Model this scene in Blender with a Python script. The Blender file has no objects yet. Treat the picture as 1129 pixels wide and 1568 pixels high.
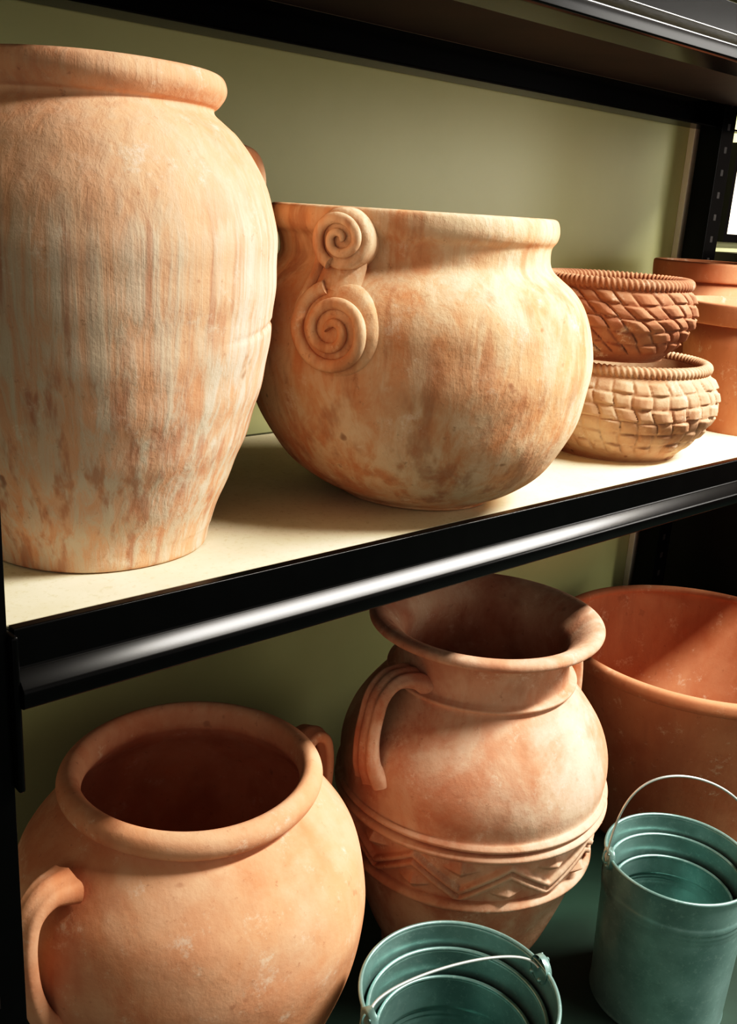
import bpy, math, random
from mathutils import Vector, Matrix
random.seed(4)
ZF=1.6   # camera height above the floor; heights below are relative to eye level
pi=math.pi
def hx(s):
    s=s.lstrip('#'); c=[int(s[i:i+2],16)/255 for i in (0,2,4)]
    return tuple([(x/12.92 if x<=0.04045 else ((x+0.055)/1.055)**2.4) for x in c]+[1.0])

# ------------------------------------------------------------------ materials
def newmat(name):
    m=bpy.data.materials.new(name); m.use_nodes=True
    nt=m.node_tree; b=nt.nodes['Principled BSDF']
    return m,nt,b
def N(nt,t,**k):
    n=nt.nodes.new(t)
    for a,v in k.items(): setattr(n,a,v)
    return n
def noise(nt,vec,scale,detail=5,rough=.55,dist=0):
    n=N(nt,'ShaderNodeTexNoise'); n.inputs['Scale'].default_value=scale; n.inputs['Detail'].default_value=detail
    n.inputs['Roughness'].default_value=rough; n.inputs['Distortion'].default_value=dist
    nt.links.new(vec,n.inputs['Vector']); return n.outputs['Fac']
def mapping(nt,vec,scale,rot=(0,0,0),loc=(0,0,0)):
    n=N(nt,'ShaderNodeMapping'); n.inputs['Scale'].default_value=scale; n.inputs['Rotation'].default_value=rot; n.inputs['Location'].default_value=loc
    nt.links.new(vec,n.inputs['Vector']); return n.outputs['Vector']
def mrange(nt,v,a,b,c=0,d=1):
    n=N(nt,'ShaderNodeMapRange'); n.interpolation_type='SMOOTHSTEP'
    nt.links.new(v,n.inputs[0])
    for i,x in zip((1,2,3,4),(a,b,c,d)): n.inputs[i].default_value=x
    return n.outputs[0]
def math_(nt,op,a,b):
    n=N(nt,'ShaderNodeMath',operation=op)
    for i,x in enumerate((a,b)):
        if isinstance(x,(int,float)): n.inputs[i].default_value=x
        else: nt.links.new(x,n.inputs[i])
    return n.outputs[0]
def mix(nt,f,a,b,mode='MIX'):
    n=N(nt,'ShaderNodeMix',data_type='RGBA',blend_type=mode)
    for i,x in ((0,f),(6,a),(7,b)):
        if isinstance(x,(int,float)): n.inputs[i].default_value=x
        elif isinstance(x,tuple): n.inputs[i].default_value=x
        else: nt.links.new(x,n.inputs[i])
    return n.outputs[2]
def bump(nt,b,h,strength,dist=.004):
    n=N(nt,'ShaderNodeBump'); n.inputs['Strength'].default_value=strength; n.inputs['Distance'].default_value=dist
    nt.links.new(h,n.inputs['Height']); nt.links.new(n.outputs['Normal'],b.inputs['Normal'])

def terracotta(name,c1,c2,bloom,bl=.5,streak=(12,12,1.3),rot=(0,0,0),seed=0,zlo=None,zhi=None,dark='#7a4a34',run='#a9694b',runamt=.45,bmp=.35,rough=.9,patchy=.5,chips=.6,sat=.93,val=1.0,hue=.504):
    m,nt,b=newmat(name)
    tc=N(nt,'ShaderNodeTexCoord').outputs['Object']
    v0=mapping(nt,tc,(1,1,1),loc=(seed*3.1,seed*1.7,seed))
    big=noise(nt,v0,4.5,4,.5,.4)
    col=mix(nt,mrange(nt,big,.38,.62),hx(c1),hx(c2))
    st=noise(nt,mapping(nt,v0,streak,rot=rot),1.6,6,.65,.5)
    patch=noise(nt,v0,6,6,.65,.3)
    msk=math_(nt,'ADD',math_(nt,'MULTIPLY',mrange(nt,st,.38,.62),1-patchy),math_(nt,'MULTIPLY',mrange(nt,patch,.36,.64),patchy))
    msk=math_(nt,'MULTIPLY',msk,bl*1.3)
    if zlo is not None:
        sp=N(nt,'ShaderNodeSeparateXYZ'); nt.links.new(tc,sp.inputs[0])
        zr=mrange(nt,sp.outputs['Z'],zlo,zhi,1,.3)
        msk=math_(nt,'MULTIPLY',msk,zr)
    n=nt.nodes.new('ShaderNodeClamp'); nt.links.new(msk,n.inputs[0]); msk=n.outputs[0]
    col=mix(nt,msk,col,hx(bloom))
    st2=noise(nt,mapping(nt,v0,(streak[0]*.7,streak[1]*.7,streak[2]*.8),rot=rot,loc=(5,2,1)),1.7,4,.6,.15)
    rn=mrange(nt,st2,.50,.66,0,runamt)
    if zlo is not None: rn=math_(nt,'MULTIPLY',rn,zr)
    col=mix(nt,rn,col,hx(run))
    fine=noise(nt,v0,60,5,.75)
    col=mix(nt,mrange(nt,fine,.60,.72,0,.35),col,hx(dark))
    col=mix(nt,mrange(nt,noise(nt,v0,17,6,.8),.56,.75,0,.5),col,hx('#ecdcc8'))
    # sparse chips and stains
    col=mix(nt,mrange(nt,noise(nt,v0,23,2,.5),.70,.76,0,chips),col,hx(dark))
    hs=N(nt,'ShaderNodeHueSaturation'); hs.inputs['Saturation'].default_value=sat; hs.inputs['Value'].default_value=val; hs.inputs['Hue'].default_value=hue
    nt.links.new(col,hs.inputs['Color']); col=hs.outputs[0]
    nt.links.new(col,b.inputs['Base Color'])
    b.inputs['Roughness'].default_value=rough; b.inputs['Specular IOR Level'].default_value=.1
    h=math_(nt,'ADD',math_(nt,'MULTIPLY',noise(nt,v0,30,8,.65),.9),math_(nt,'MULTIPLY',st,.7))
    bump(nt,b,h,bmp,.007)
    return m
T_tall=terracotta('terracotta_streaked','#cd8c66','#d9a27e','#d0baa2',.85,(34,34,1.3),seed=1,zlo=.38,zhi=.50,run='#b5785a',runamt=.7,bmp=.33,patchy=.28)
T_scroll=terracotta('terracotta_chalky','#c67d4f','#d79768','#dcc2a2',.65,(16,16,4),rot=(.5,.45,0),seed=2,bmp=.42,run='#a26340',runamt=.5)
T_round=terracotta('terracotta_smooth','#c77a52','#d79168','#dfb292',.5,(4,4,2.5),seed=3,bmp=.27,run='#bb6c47',chips=.3)
T_jar=terracotta('terracotta_dusty','#b47151','#c88768','#d7b79d',.7,(5,5,3),seed=5,bmp=.36,chips=.3)
T_plain=terracotta('terracotta_plain','#ae6542','#ba7450','#c48b69',.45,(7,7,1.5),seed=6,bmp=.15,chips=.2)
T_bowl2=terracotta('terracotta_basket_pale','#a06a4a','#b07e5c','#c4a888',.55,(6,6,6),seed=8,bmp=.35,runamt=.25,sat=.9)
T_bowl3=terracotta('terracotta_basket_red','#8f543b','#a06646','#b08768',.4,(6,6,6),seed=9,bmp=.35,sat=.92)

def simple(name,col,rough=.5,metal=0,spec=.5,c2=None,scale=8,bs=0,coat=0,speck=None):
    m,nt,b=newmat(name)
    tc=N(nt,'ShaderNodeTexCoord').outputs['Object']
    f=noise(nt,tc,scale,5,.6)
    c=mix(nt,mrange(nt,f,.35,.65),hx(col),hx(c2 or col))
    if speck: c=mix(nt,mrange(nt,noise(nt,tc,90,4,.8),.52,.68,0,.55),c,hx(speck))
    nt.links.new(c,b.inputs['Base Color'])
    b.inputs['Roughness'].default_value=rough; b.inputs['Metallic'].default_value=metal
    b.inputs['Specular IOR Level'].default_value=spec
    b.inputs['Coat Weight'].default_value=coat
    if bs: bump(nt,b,noise(nt,tc,scale*12,4,.6),bs,.002)
    return m
M_wall=simple('wall_paint_olive','#b9b98a',.42,c2='#b4b484',scale=2,bs=.05)
M_wallr=simple('wall_paint_brown','#3a2c22',.7,c2='#33261d',scale=2)
M_ceil=simple('ceiling_paint','#8d8672',.8,c2='#857e6b',scale=2)
M_floor=simple('floor_green','#263d33',.5,c2='#1f332a',scale=3,bs=.05)
M_board=simple('shelf_particleboard','#e0d7bd',.6,c2='#d8cdb0',scale=6,bs=.08,speck='#c6b894')
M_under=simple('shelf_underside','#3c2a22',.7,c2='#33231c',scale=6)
M_wood=simple('dark_stained_wood','#20140f',.45,c2='#180f0b',scale=6)
M_black=simple('black_enamel_steel','#050404',.22,spec=.2,c2='#070606',scale=20)
M_white=simple('white_strip','#f4efdf',.5)
M_teal=simple('weathered_galvanised_zinc','#98b8b3',.33,metal=.55,c2='#80a09b',scale=9,bs=.08,speck='#abc6c0')
M_wire=simple('galvanised_wire','#d0d8d2',.35,metal=.6,scale=20)
def emis(name,col,s):
    m,nt,b=newmat(name); b.inputs['Base Color'].default_value=hx(col)
    b.inputs['Emission Color'].default_value=hx(col); b.inputs['Emission Strength'].default_value=s; return m
M_glow=emis('window_daylight','#fff4dc',1.3)

# ------------------------------------------------------------------ mesh tools
class MB:
    def __init__(s): s.v=[];s.f=[];s.m=[]
    def grid(s,rows,closed=True,mi=0):
        n=len(rows[0]); base=len(s.v)
        for r in rows: s.v.extend(r)
        for i in range(len(rows)-1):
            for j in range(n if closed else n-1):
                k=(j+1)%n
                s.f.append((base+i*n+j,base+i*n+k,base+(i+1)*n+k,base+(i+1)*n+j)); s.m.append(mi)
    def cap(s,ring,mi=0,flip=False):
        b=len(s.v); s.v.extend(ring); f=list(range(b,b+len(ring)))
        s.f.append(tuple(f[::-1] if flip else f)); s.m.append(mi)
    def box(s,x0,x1,y0,y1,z0,z1,mi=0):
        b=len(s.v)
        s.v+= [(x,y,z) for z in (z0,z1) for y in (y0,y1) for x in (x0,x1)]
        for f in ((0,2,3,1),(4,5,7,6),(0,1,5,4),(2,6,7,3),(0,4,6,2),(1,3,7,5)):
            s.f.append(tuple(b+i for i in f)); s.m.append(mi)
    def obj(s,name,mats,loc=(0,0,0),smooth=True,bevel=0,parent=None,angle=None):
        me=bpy.data.meshes.new(name); me.from_pydata([tuple(p) for p in s.v],[],s.f); me.update()
        for m in (mats if isinstance(mats,(list,tuple)) else [mats]): me.materials.append(m)
        for p,mi in zip(me.polygons,s.m): p.material_index=mi; p.use_smooth=smooth
        o=bpy.data.objects.new(name,me); bpy.context.scene.collection.objects.link(o)
        o.location=loc
        if bevel:
            md=o.modifiers.new('bevel','BEVEL'); md.width=bevel; md.segments=3; md.limit_method='ANGLE'
        if parent: o.parent=parent
        return o

def crom(pts,sub=8):
    """Catmull-Rom through pts; a repeated point makes a corner."""
    out=[]; segs=[[pts[0]]]
    for p in pts[1:]:
        if p==segs[-1][-1]: segs.append([p])
        else: segs[-1].append(p)
    for sg in segs:
        if len(sg)<2: continue
        P=[Vector(p) for p in sg]; P=[2*P[0]-P[1]]+P+[2*P[-1]-P[-2]]
        for i in range(1,len(P)-2):
            for k in range(sub):
                t=k/sub; a,b,c,d=P[i-1:i+3]
                out.append(.5*((2*b)+(c-a)*t+(2*a-5*b+4*c-d)*t*t+(3*b-a-3*c+d)*t**3))
        out.append(P[-2])
    return out
def lathe(mb,prof,seg=128,dr=None,shear=(0,0),wob=0,mi=0):
    rows=[]
    z0=min(p[1] for p in prof)
    ph=random.uniform(0,6)
    for idx,(r,z) in enumerate(prof):
        row=[]
        for j in range(seg):
            th=2*pi*j/seg
            rr=r+(dr(th,z,idx) if dr else 0)
            rr*=1+wob*(math.sin(2*th+ph+z*3)+.6*math.sin(3*th+2*ph+z*7))
            row.append((rr*math.cos(th)+shear[0]*(z-z0),rr*math.sin(th)+shear[1]*(z-z0),z))
        rows.append(row)
    mb.grid(rows,mi=mi)
def sweep(mb,path,sec,nseg=20,upv=None,mi=0,closed=False):
    P=[Vector(p) for p in path]; n=len(P); rows=[]
    up=Vector(upv) if upv else Vector((0,0,1))
    for i,p in enumerate(P):
        t=(P[min(i+1,n-1)]-P[max(i-1,0)]).normalized()
        s=t.cross(up)
        if s.length<1e-4: s=t.cross(Vector((0.3,1,0.1)))
        s.normalize(); nn=s.cross(t).normalized()
        row=[]
        for k in range(nseg):
            ph=2*pi*k/nseg; a,b=sec(i/(n-1),ph)
            row.append(tuple(p+s*a+nn*b))
        rows.append(row)
    mb.grid(rows,mi=mi); mb.cap(rows[0],mi,True); mb.cap(rows[-1],mi)
def ringwire(mb,r,z,rad,seg=96,n=10,mi=0):
    rows=[]
    for i in range(seg+1):
        th=2*pi*i/seg
        rows.append([((r+rad*math.cos(q))*math.cos(th),(r+rad*math.cos(q))*math.sin(th),z+rad*math.sin(q)) for q in [2*pi*k/n for k in range(n)]])
    mb.grid(rows,mi=mi)

def strap_handle(mb,th,pts,w,t,ribs=3,rib=.12,seg=28,flare=.35):
    """vertical strap handle; pts are (radius,z) in the plane at angle th."""
    c,s=math.cos(th),math.sin(th)
    path=[(p[0]*c,p[0]*s,p[1]) for p in crom(pts,8)]
    side=Vector((-s,c,0))
    P=[Vector(p) for p in path]; n=len(P); rows=[]
    for i,p in enumerate(P):
        tg=(P[min(i+1,n-1)]-P[max(i-1,0)]).normalized(); nn=side.cross(tg).normalized()
        u=i/(n-1); fl=1+flare*(abs(2*u-1)**3)
        row=[]
        for k in range(seg):
            ph=2*pi*k/seg
            ca=math.copysign(abs(math.cos(ph))**.8,math.cos(ph)); sb=math.copysign(abs(math.sin(ph))**.8,math.sin(ph))
            g=1+rib*math.cos(ribs*2*pi*ca/2)
            row.append(tuple(p+side*(ca*w*fl)+nn*(sb*t*g*fl)))
        rows.append(row)
    mb.grid(rows); mb.cap(rows[0],0,True); mb.cap(rows[-1])

# ------------------------------------------------------------------ room
SH=-.4655
def Z(z): return z+ZF
XR=5.4
mb=MB(); mb.box(-2.2,XR,1.68,1.78,0,3.2); mb.obj('wall_back',M_wall,smooth=False)
mb=MB(); mb.box(XR,XR+.1,-2.6,1.78,0,3.2); mb.obj('wall_right',M_wallr,smooth=False)
mb=MB(); mb.box(-2.2,XR+.1,-2.6,1.78,-.1,0); mb.obj('floor',M_floor,smooth=False)
mb=MB(); mb.box(-2.2,XR+.1,-2.6,1.78,3.2,3.3); mb.obj('ceiling',M_ceil,smooth=False)
mb=MB(); mb.box(2.72,2.775,1.66,1.68,.3,2.2); mb.obj('wall_strip_1',M_white,smooth=False,bevel=.002)  # narrow white upright strip on the back wall
wx0,wx1=2.985,3.75
mb=MB(); mb.box(wx0,wx1,1.672,1.68,Z(-.005),Z(.24),0)
mb.box(wx0-.02,wx0,1.655,1.68,Z(-.03),Z(.265),1); mb.box(wx1,wx1+.02,1.655,1.68,Z(-.03),Z(.265),1)
mb.box(wx0,wx1,1.655,1.68,Z(-.03),Z(-.005),1); mb.box(wx0,wx1,1.655,1.68,Z(.24),Z(.265),1)
mb.obj('window_1',[M_glow,M_black],smooth=False)
# made-up dark cabinet keeping the wall beyond the rack from showing lit
mb=MB(); cx0,cx1,cy0,cy1=2.95,4.3,1.25,1.665; ct=Z(-.06)
mb.box(cx0,cx1,cy0,cy1,.06,ct-.03); mb.box(cx0-.015,cx1+.015,cy0-.02,cy1,ct-.03,ct); mb.box(cx0+.03,cx1-.03,cy0+.04,cy1,0,.06)
for k in range(3):
    a=cx0+.03+k*.435; mb.box(a,a+.41,cy0-.016,cy0,.1,ct-.06); mb.box(a+.06,a+.35,cy0-.022,cy0-.016,.17,ct-.13)
    mb.box(a+.03,a+.045,cy0-.045,cy0-.016,.75,.9)
mb.obj('added_dark_cabinet',M_wood,smooth=False,bevel=.003)

# ------------------------------------------------------------------ steel shelving rack
rack=bpy.data.objects.new('steel_shelving_unit',None); bpy.context.scene.collection.objects.link(rack)
X0,X1=.30,2.92
def beam_profile(sgn,y,ztop):
    q=[(.015,0),(0,0),(0,-.049),(-.003,-.0515),(-.018,-.0665),(-.0205,-.070),(-.0205,-.086),(-.019,-.091),(-.013,-.0935),(.07,-.0935),(.07,-.088),(.015,-.088)]
    return [(y+(a if sgn<0 else -a),ztop+b) for a,b in q]
def beam(name,sgn,y,ztop):
    prof=beam_profile(sgn,y,ztop); mb=MB()
    rows=[[(x,a,b) for a,b in prof] for x in (X0+.087,X1-.05)]
    mb.grid(rows,closed=True); mb.cap(rows[0],0,True); mb.cap(rows[1])
    o=mb.obj(name,M_black,parent=rack)
    o.data.set_sharp_from_angle(angle=math.radians(50))
    md=o.modifiers.new('bevel','BEVEL'); md.width=.002; md.segments=3; md.limit_method='ANGLE'; md.angle_limit=math.radians(20)
    return o
for nm,zt in (('middle',SH),('upper',.375)):
    beam(nm+'_beam_front',-1,.985,Z(zt)); beam(nm+'_beam_back',1,1.655,Z(zt))
    mb=MB()
    for x in (X0+.03,X1-.055): mb.box(x,x+.03,1.05,1.6,Z(zt-.09),Z(zt-.02))
    mb.obj(nm+'_side_rails',M_black,parent=rack,smooth=False,bevel=.004)
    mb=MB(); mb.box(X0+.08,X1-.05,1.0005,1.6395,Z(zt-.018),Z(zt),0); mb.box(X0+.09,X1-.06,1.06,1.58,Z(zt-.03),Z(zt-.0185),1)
    mb.obj(nm+'_shelf_board',[M_board,M_under],parent=rack,smooth=False)
def post(name,x,y,w,d):
    mb=MB(); mb.box(x,x+w,y,y+d,0,2.55)
    for k in range(40):
        z=.08+k*.062
        mb.box(x+w*.4,x+w*.6,y-.0006,y+.001,z,z+.018,1)
    mb.obj(name,[M_black,M_wood],parent=rack,smooth=False,bevel=.003)
post('post_front_left',.30,.985,.079,.07); post('post_front_right',2.87,.985,.07,.07)
post('post_back_left',.30,1.575,.079,.07); post('post_back_right',2.72,1.575,.07,.07)
mb=MB()
for zt in (SH,.375): mb.box(.379,.387,.972,1.03,Z(zt-.20),Z(zt-.004))
mb.obj('beam_end_plates',M_black,parent=rack,smooth=False,bevel=.003)

# ------------------------------------------------------------------ upper shelf pots
# tall jar
out=[(.148,.0),(.154,.004),(.157,.02),(.162,.037),(.174,.07),(.193,.12),(.209,.167),(.229,.25),(.239,.33),(.243,.385),(.241,.43),(.231,.47),(.209,.515),(.187,.542),(.168,.558),(.158,.566),(.156,.572),(.162,.577),(.170,.588),(.172,.598),(.168,.609),(.158,.6135),(.148,.610),(.142,.60),(.141,.585),(.150,.56),(.19,.52),(.222,.45),(.222,.35),(.19,.17),(.13,.03),(.0,.03)]
mb=MB()
def drT(th,z,i):
    d=.001*math.sin(5*th+z*20)
    if z>.03 and z<.55: d+=.0007*math.sin(z*95+math.sin(th*2))
    zc=.305-.010*math.sin(3*th)
    d-=.0035*math.exp(-((z-zc)/.0035)**2)*max(0,math.sin(2.5*th+.3))
    return d
prof=[tuple(p) for p in crom(out,7)]
den=[]
for a,b in zip(prof,prof[1:]):
    den.append(a); k=int(abs(b[1]-a[1])/.003)
    for q in range(1,k): den.append((a[0]+(b[0]-a[0])*q/k,a[1]+(b[1]-a[1])*q/k))
den.append(prof[-1])
lathe(mb,[(0,0)]+den,180,drT,wob=.004)
strap_handle(mb,math.radians(5),[(.20,.505),(.230,.532),(.262,.526),(.275,.494),(.264,.455),(.238,.435)],.020,.011,2,.1)
mb.obj('tall_terracotta_jar',T_tall,(.607,1.226,Z(SH)))

# scroll pot
out=[(.128,0),(.134,.003),(.142,.010),(.180,.030),(.222,.062),(.250,.100),(.273,.150),(.286,.205),(.289,.25),(.284,.30),(.271,.335),(.253,.360),(.235,.376),(.224,.386),(.218,.396),(.217,.410),(.219,.424),(.226,.434),(.229,.445),(.228,.458),(.224,.466),(.214,.468),(.204,.465),(.200,.455),(.200,.405),(.23,.36),(.262,.30),(.265,.22),(.22,.08),(.12,.03),(0,.03)]
mb=MB()
def drS(th,z,i): return .0018*math.sin(3*th+z*15)+.001*math.sin(z*60+math.sin(2*th))
shx=-.115
lathe(mb,[(0,0)]+[tuple(p) for p in crom(out,7)],180,drS,shear=(shx,0),wob=.004)
def Rz(z):
    # smooth envelope that bridges the neck groove under the volutes
    pts=[(.250,.10),(.273,.15),(.286,.205),(.289,.25),(.285,.30),(.272,.335),(.257,.365),(.244,.39),(.236,.42),(.233,.5)]
    for a,b in zip(pts,pts[1:]):
        if a[1]<=z<=b[1]:
            t=(z-a[1])/(b[1]-a[1]); return a[0]+(b[0]-a[0])*t
    return pts[-1][0] if z>.4 else pts[0][0]
def surf(th0,zc,a,b,h):
    z=zc+b; R=Rz(z); th=th0+a/R; R+=h
    return (R*math.cos(th)+shx*z,R*math.sin(th),z)
def pad(th0,zc,rad,h):
    rows=[]
    for rho,hh in ((0.001,h),(.4,h),(.75,h),(.9,h*.9),(.98,h*.5),(1.01,-.002),(1.0,-.02),(.97,-.045)):
        rows.append([surf(th0,zc,rho*rad*math.cos(q),rho*rad*math.sin(q),hh) for q in [2*pi*k/48 for k in range(48)]])
    mb.grid(rows)
def spiral(th0,zc,rad,h,turns,start,tube,direction=1):
    n=120; path=[]
    for i in range(n+1):
        t=i/n; rr=rad*(.06+.94*t**.9); q=start+direction*turns*2*pi*(t-1)
        path.append(surf(th0,zc,rr*math.cos(q),rr*math.sin(q),h*(1.0+.15*(1-t))))
    c=Vector((math.cos(th0),math.sin(th0),.15))
    def sec(t,ph):
        s=tube*(.70+.6*t); return (s*1.2*math.cos(ph),s*1.05*math.sin(ph))
    sweep(mb,path,sec,14,upv=c)
def volute(thd):
    th0=math.radians(thd); up=(math.cos(th0),math.sin(th0),.15)
    pad(th0,.301,.067,.008); pad(th0,.424,.043,.019)
    spiral(th0,.301,.060,.010,2.15,pi*.60,.0068,-1)
    spiral(th0,.424,.036,.021,1.7,-pi*.62,.0056,1)
    # flat stem joining the two scrolls, with a raised outer edge
    st=crom([(-.002,.405),(-.005,.388),(-.010,.368),(-.014,.350)],6)
    sweep(mb,[surf(th0,0,p[0],p[1],-.008) for p in st],lambda t,ph:((.032+.008*t)*math.cos(ph),.016*math.sin(ph)),28,upv=up)
    st=crom([(-.038,.424),(-.036,.403),(-.037,.385),(-.044,.36),(-.056,.33),(-.060,.305)],6)
    sweep(mb,[surf(th0,0,p[0],p[1],.007) for p in st],lambda t,ph:(.0085*math.cos(ph),.009*math.sin(ph)),12,upv=up)
for a in (202,20): volute(a)
mb.obj('scroll_handled_terracotta_pot',T_scroll,(1.189,1.17,Z(SH)))

# basket-weave bowls
def rope(mb,r,z,a,n,mi=0):
    seg=n*10; rows=[]
    for i in range(seg+1):
        th=2*pi*i/seg; row=[]
        for k in range(20):
            ph=2*pi*k/20
            rr=a*(.78+.36*abs(math.cos((ph+n*th)/1.0)))
            row.append(((r+rr*math.cos(ph))*math.cos(th),(r+rr*math.cos(ph))*math.sin(th),z+rr*math.sin(ph)))
        rows.append(row)
    mb.grid(rows,mi=mi)
def basket(name,mat,loc,rb,rm,rt,h,ncol,nrow,depth=.007,slant=.0,na=44):
    out=[(rb,0),(rb*1.02,.006),(rb+(rm-rb)*.55,h*.22),(rm*.985,h*.45),(rm,h*.58),(rm*.97,h*.75),(rt,h*.94)]
    prof=[tuple(p) for p in crom(out,16)]; nout=len(prof)
    inn=[(rt-.018,h*.94),(rm-.03,h*.6),(rb,.03),(0,.03)]
    rnd={}
    def dr(th,z,i):
        if i==0 or i>=nout+1: return 0
        f=min(1,max(0,(z/h-.10)/.05))*min(1,max(0,(.90-z/h)/.04))
        row=(z/h-.1)/.8*nrow+.12*math.sin(th*5); ri=int(math.floor(row)); fr=row-ri
        cu=th/(2*pi)*ncol+slant*row+.10*math.sin(row*2.1+th*3)
        ci=int(math.floor(cu)); fc=cu-ci
        key=(ri,ci%ncol)
        if key not in rnd: rnd[key]=random.uniform(.7,1.2)
        pl=lambda x,e: min(1,min(x,1-x)/e)
        # over-under weave: horizontal strand on top in even cells, vertical one in odd cells
        if (ri+ci)%2==0: s=pl(fr,.16)*(.55+.45*pl(fc,.35))*(.75+.35*fc)
        else: s=.62*pl(fc,.18)*(.5+.4*pl(fr,.3))
        return depth*f*(s*rnd[key]*1.1-.4)
    mb=MB(); lathe(mb,[(0,0)]+prof+inn,560,dr)
    rope(mb,rt-.004,h*.96,.0115,na)
    return mb.obj(name,mat,loc)
basket('basketweave_terracotta_bowl',T_bowl2,(1.81,1.2,Z(SH)),.137,.208,.180,.198,34,6,.0085,.2,50)
basket('basketweave_terracotta_bowl',T_bowl3,(1.748,1.195,Z(SH)+.2065),.110,.163,.146,.158,26,5,.010,.75,44)

def flowerpot(name,mat,loc,rb,rt,h,band,wall=.014,lip=.008,seg=128):
    out=[(rb,0),(rb+.003,.004),(rt-lip,h-band),(rt-lip,h-band),(rt,h-band+.004),(rt+.003,h-.008),(rt-.001,h),(rt-wall*.6,h),(rt-wall,h-.006),(rt-wall,h-.006),(rb-wall,.03),(rb-wall,.03),(0,.03)]
    mb=MB(); lathe(mb,[(0,0)]+[tuple(p) for p in crom(out,5)],seg,wob=.002)
    return mb.obj(name,mat,loc)
flowerpot('terracotta_flowerpot',T_plain,(2.345,1.175,Z(SH)),.145,.188,.305,.05)
flowerpot('terracotta_flowerpot',T_plain,(2.555,1.45,Z(SH)),.115,.150,.385,.05)

# ------------------------------------------------------------------ floor-level pots
R0=-1.6
def rel(pts): return [(r,z-R0) for r,z in pts]
out=rel([(.170,-1.6),(.176,-1.595),(.195,-1.52),(.248,-1.40),(.290,-1.28),(.307,-1.18),(.305,-1.12),(.289,-1.055),(.256,-1.005),(.225,-.972),(.204,-.958),(.199,-.953),(.208,-.949),(.218,-.939),(.221,-.925),(.215,-.911),(.201,-.904),(.189,-.910),(.183,-.925),(.183,-.945),(.20,-.97),(.26,-1.05),(.276,-1.18),(.22,-1.42),(.15,-1.56),(0,-1.56)])
mb=MB(); lathe(mb,[(0,0)]+[tuple(p) for p in crom(out,7)],160,lambda th,z,i:.0012*math.sin(4*th+z*14),wob=.003)
hp=rel([(.262,-.995),(.300,-.990),(.329,-1.010),(.340,-1.05),(.340,-1.10),(.333,-1.15),(.318,-1.195),(.296,-1.215)])
strap_handle(mb,math.radians(193),hp,.023,.014,2,.12,flare=.7)
strap_handle(mb,math.radians(8),[(a-.008 if i else a,b+.020) for i,(a,b) in enumerate(hp)],.024,.013,2,.12)
mb.obj('round_terracotta_urn',T_round,(.784,1.25,0))

# relief banded jar
out=rel([(.158,-1.6),(.164,-1.595),(.172,-1.54),(.2,-1.48),(.228,-1.40),(.250,-1.318),(.254,-1.299),(.268,-1.296),(.274,-1.287),(.268,-1.278),(.257,-1.275),(.259,-1.272),(.271,-1.20),(.274,-1.173),(.288,-1.169),(.294,-1.160),(.288,-1.152),(.278,-1.149),(.288,-1.145),(.292,-1.138),(.287,-1.131),(.281,-1.126),(.284,-1.09),(.279,-1.05),(.262,-1.005),(.232,-.96),(.203,-.925),(.190,-.910),(.190,-.905),(.197,-.902),(.198,-.896),(.190,-.892),(.183,-.885),(.180,-.86),(.184,-.830),(.196,-.810),(.218,-.799),(.236,-.794),(.241,-.786),(.238,-.777),(.228,-.773),(.212,-.777),(.192,-.792),(.170,-.82),(.165,-.86),(.18,-.92),(.25,-1.03),(.262,-1.12),(.23,-1.32),(.14,-1.56),(0,-1.56)])
prof=[tuple(p) for p in crom(out,6)]
den=[]
for a,b in zip(prof,prof[1:]):
    den.append(a)
    if abs(b[1]-a[1])>.004:
        k=int(abs(b[1]-a[1])/.0022)
        for q in range(1,k): den.append((a[0]+(b[0]-a[0])*q/k,a[1]+(b[1]-a[1])*q/k))
den.append(prof[-1])
NZ=9; z_lo=-1.272-R0; z_hi=-1.174-R0
imax=max(range(len(den)),key=lambda i:den[i][1])
def tri(x): x=x%1.0; return 4*abs(x-.5)-1
def drJ(th,z,i):
    if i>imax: return 0
    d=.0008*math.sin(4*th+z*20)
    if z_lo<z<z_hi:
        v=(z-z_lo)/(z_hi-z_lo)*2-1; x=th/(2*pi)*NZ
        h=0
        for off in (-.28,.12):
            dist=abs(v*.95-tri(x)*.62-off)
            h=max(h,min(1,max(0,(.17-dist)/.07)))
        for ph,s in ((0.0,-1),(.5,1)):
            xx=((x-ph+.5)%1.0)-.5
            dd=abs(xx)*5+abs(v-s*.55)*2.2
            h=max(h,max(0,1-dd)*1.7)
        edge=min(1,(1-abs(v))/.08)
        d+=.0110*h*edge
    return d
mb=MB(); lathe(mb,[(0,0)]+den,640,drJ,wob=.002)
for a in (176,356):
    strap_handle(mb,math.radians(a),rel([(.178,-.880),(.205,-.866),(.245,-.863),(.276,-.888),(.290,-.935),(.296,-.98),(.292,-1.03),(.276,-1.065)]),.031,.014,3,.18,40,.55)
mb.obj('relief_banded_terracotta_amphora',T_jar,(1.452,1.2,0))

# big planter
out=[(.27,0),(.275,.005),(.335,.28),(.386,.48),(.390,.497),(.390,.497),(.398,.502),(.402,.514),(.400,.530),(.392,.537),(.380,.535),(.374,.525),(.372,.49),(.33,.3),(.25,.04),(.25,.04),(0,.04)]
mb=MB(); lathe(mb,[(0,0)]+[tuple(p) for p in crom(out,6)],200,wob=.002)
mb.obj('large_terracotta_planter',T_plain,(2.37,1.19,0))

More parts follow.
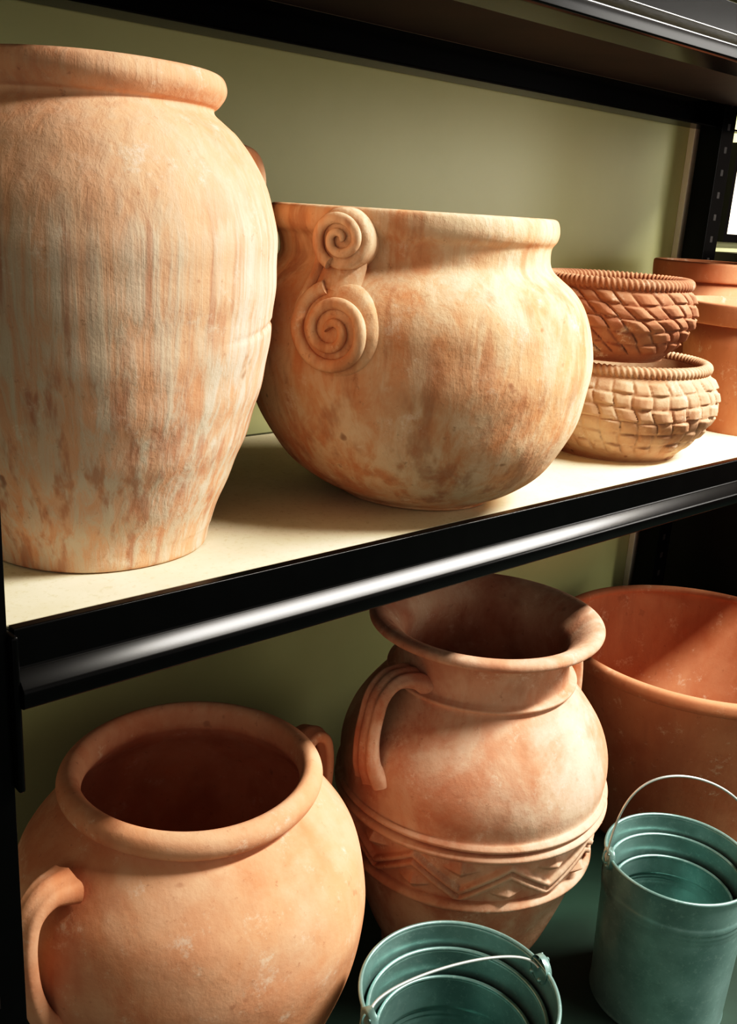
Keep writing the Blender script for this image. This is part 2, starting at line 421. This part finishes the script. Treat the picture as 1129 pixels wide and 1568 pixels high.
# ------------------------------------------------------------------ buckets
def bucket(name,loc,h,rt,rb,ear,handle,nest=2):
    e=bpy.data.objects.new(name,None); bpy.context.scene.collection.objects.link(e); e.location=loc
    def shell(nm,zb,zt,rb,rt):
        hh=zt-zb; pts=[(rb,zb),(rb+.002,zb+.003)]
        for k in range(1,60):
            t=k/60; r=rb+(rt-rb)*t
            g=0
            for c in (.74,.77,.80): g+=.0030*math.exp(-((t-c)/.007)**2)
            pts.append((r+g,zb+hh*t))
        pts+=[(rt,zt)]
        inner=[(r-.0022,z) for r,z in pts[::-1]]
        inner[-1]=(rb-.004,zb+.004)
        mb=MB(); lathe(mb,[(0,zb)]+pts+inner+[(0,zb+.004)],112)
        ringwire(mb,rt+.0005,zt,.0036,112,12)
        return mb.obj(nm,M_teal,parent=e)
    shell('outer_pail',0,h,rb,rt)
    for k in range(nest):
        d=.042+.045*k
        shell('nested_pail_%d'%(k+1),.012*(k+1),h-d,rb-.006*(k+1),rt-.014-.016*k)
    mb=MB()
    for s in (0,pi):
        a=ear+s; c,sn=math.cos(a),math.sin(a); r=rt-.002
        o=Vector((c,sn,0)); t=Vector((-sn,c,0)); u=Vector((0,0,1)); ctr=o*(r+.004)+u*(h-.012)
        rows=[]
        for off,sc in ((-.008,1),(.003,1),(.004,.85)):
            rows.append([tuple(ctr+o*off+t*(.022*sc*math.cos(q))+u*(.024*sc*math.sin(q)+.006)) for q in [2*pi*k/24 for k in range(24)]])
        mb.grid(rows); mb.cap(rows[-1])
        for dx in (-.011,.011):
            for side in (1,-1):
                cc=ctr+t*dx+u*(-.004)+o*(.004 if side>0 else -.012)
                rows=[]
                for rr,hh in ((.0045,0),(.004,.002),(.002,.0035),(.0002,.004)):
                    rows.append([tuple(cc+o*(side*hh)+t*(rr*math.cos(q))+u*(rr*math.sin(q))) for q in [2*pi*k/12 for k in range(12)]])
                mb.grid(rows)
        pth=[tuple(ctr+o*(.006+.006*math.sin(q))+u*(.012+.012*math.cos(q))+t*.002*q) for q in [2*pi*k/24 for k in range(25)]]
        sweep(mb,pth,lambda tt,ph:(.0022*math.cos(ph),.0022*math.sin(ph)),8,upv=tuple(t))
    mb.obj('ears',M_teal,parent=e)
    mb=MB()
    for (hgt,lean,rr,inz,bend) in handle:
        a=Vector((math.cos(ear),math.sin(ear),0)); t=Vector((-math.sin(ear),math.cos(ear),0)); pth=[]
        for k in range(61):
            q=pi*k/60; w=hgt*math.sin(q)**.8
            pth.append(tuple(a*(rr*math.cos(q)+bend*math.sin(q)**2)+Vector((0,0,1))*(h+inz+w*math.cos(lean))+t*(w*math.sin(lean))))
        sweep(mb,pth,lambda tt,ph:(.0026*math.cos(ph),.0026*math.sin(ph)),8,upv=tuple(t))
    mb.obj('bail_handle',M_wire,parent=e)
    return e
bucket('nested_metal_buckets',(1.70,.822,0),.35,.150,.140,math.radians(142),[(.222,.10,.155,-.015,.042)])
bucket('nested_metal_buckets',(.985,.79,0),.440,.155,.13,math.radians(343),[(.05,1.45,.150,-.003,0)])

# ------------------------------------------------------------------ lights
def area(name,loc,sx,sy,power,col,target):
    l=bpy.data.lights.new(name,'AREA'); l.shape='RECTANGLE'; l.size=sx; l.size_y=sy; l.energy=power; l.color=col
    o=bpy.data.objects.new(name,l); bpy.context.scene.collection.objects.link(o); o.location=loc
    o.rotation_euler=(Vector(target)-Vector(loc)).to_track_quat('-Z','Y').to_euler()
    return o
area('ceiling_light_strip',(3.0,-.15,Z(1.38)),2.7,.22,268,(1,.955,.88),(3.0,.5,Z(-.1)))
area('added_side_light',(4.9,-1.3,Z(.25)),1.2,1.4,46,(1,.97,.91),(1.8,1.3,Z(-.1)))  # added low area light from the right, brightens the wall; no window there
w=bpy.data.worlds.new('world'); bpy.context.scene.world=w; w.use_nodes=True
bg=w.node_tree.nodes['Background']; bg.inputs[0].default_value=(1,.955,.87,1); bg.inputs[1].default_value=.57

# ------------------------------------------------------------------ camera
cam=bpy.data.cameras.new('camera'); co=bpy.data.objects.new('camera',cam); bpy.context.scene.collection.objects.link(co)
cam.sensor_fit='VERTICAL'; cam.sensor_height=36; cam.sensor_width=36; cam.lens=34.44; cam.clip_start=.02
r=Vector((.7471,-.6619,.0609)); b=Vector((-.6470,-.7032,.2946)); r.normalize(); b=(b-r*b.dot(r)).normalized(); u=b.cross(r)
M=Matrix((( r.x,u.x,b.x,0),(r.y,u.y,b.y,0),(r.z,u.z,b.z,ZF),(0,0,0,1)))
co.matrix_world=M
bpy.context.scene.camera=co
vs=bpy.context.scene.view_settings; vs.view_transform='Standard'; vs.look='None'; vs.exposure=0
# phone-style contrast curve
vs.use_curve_mapping=True
cm=vs.curve_mapping; c=cm.curves[3]
for x,y in ((.03,.014),(.10,.075),(.28,.285),(.6,.67)): c.points.new(x,y)
cm.update()
print('done')
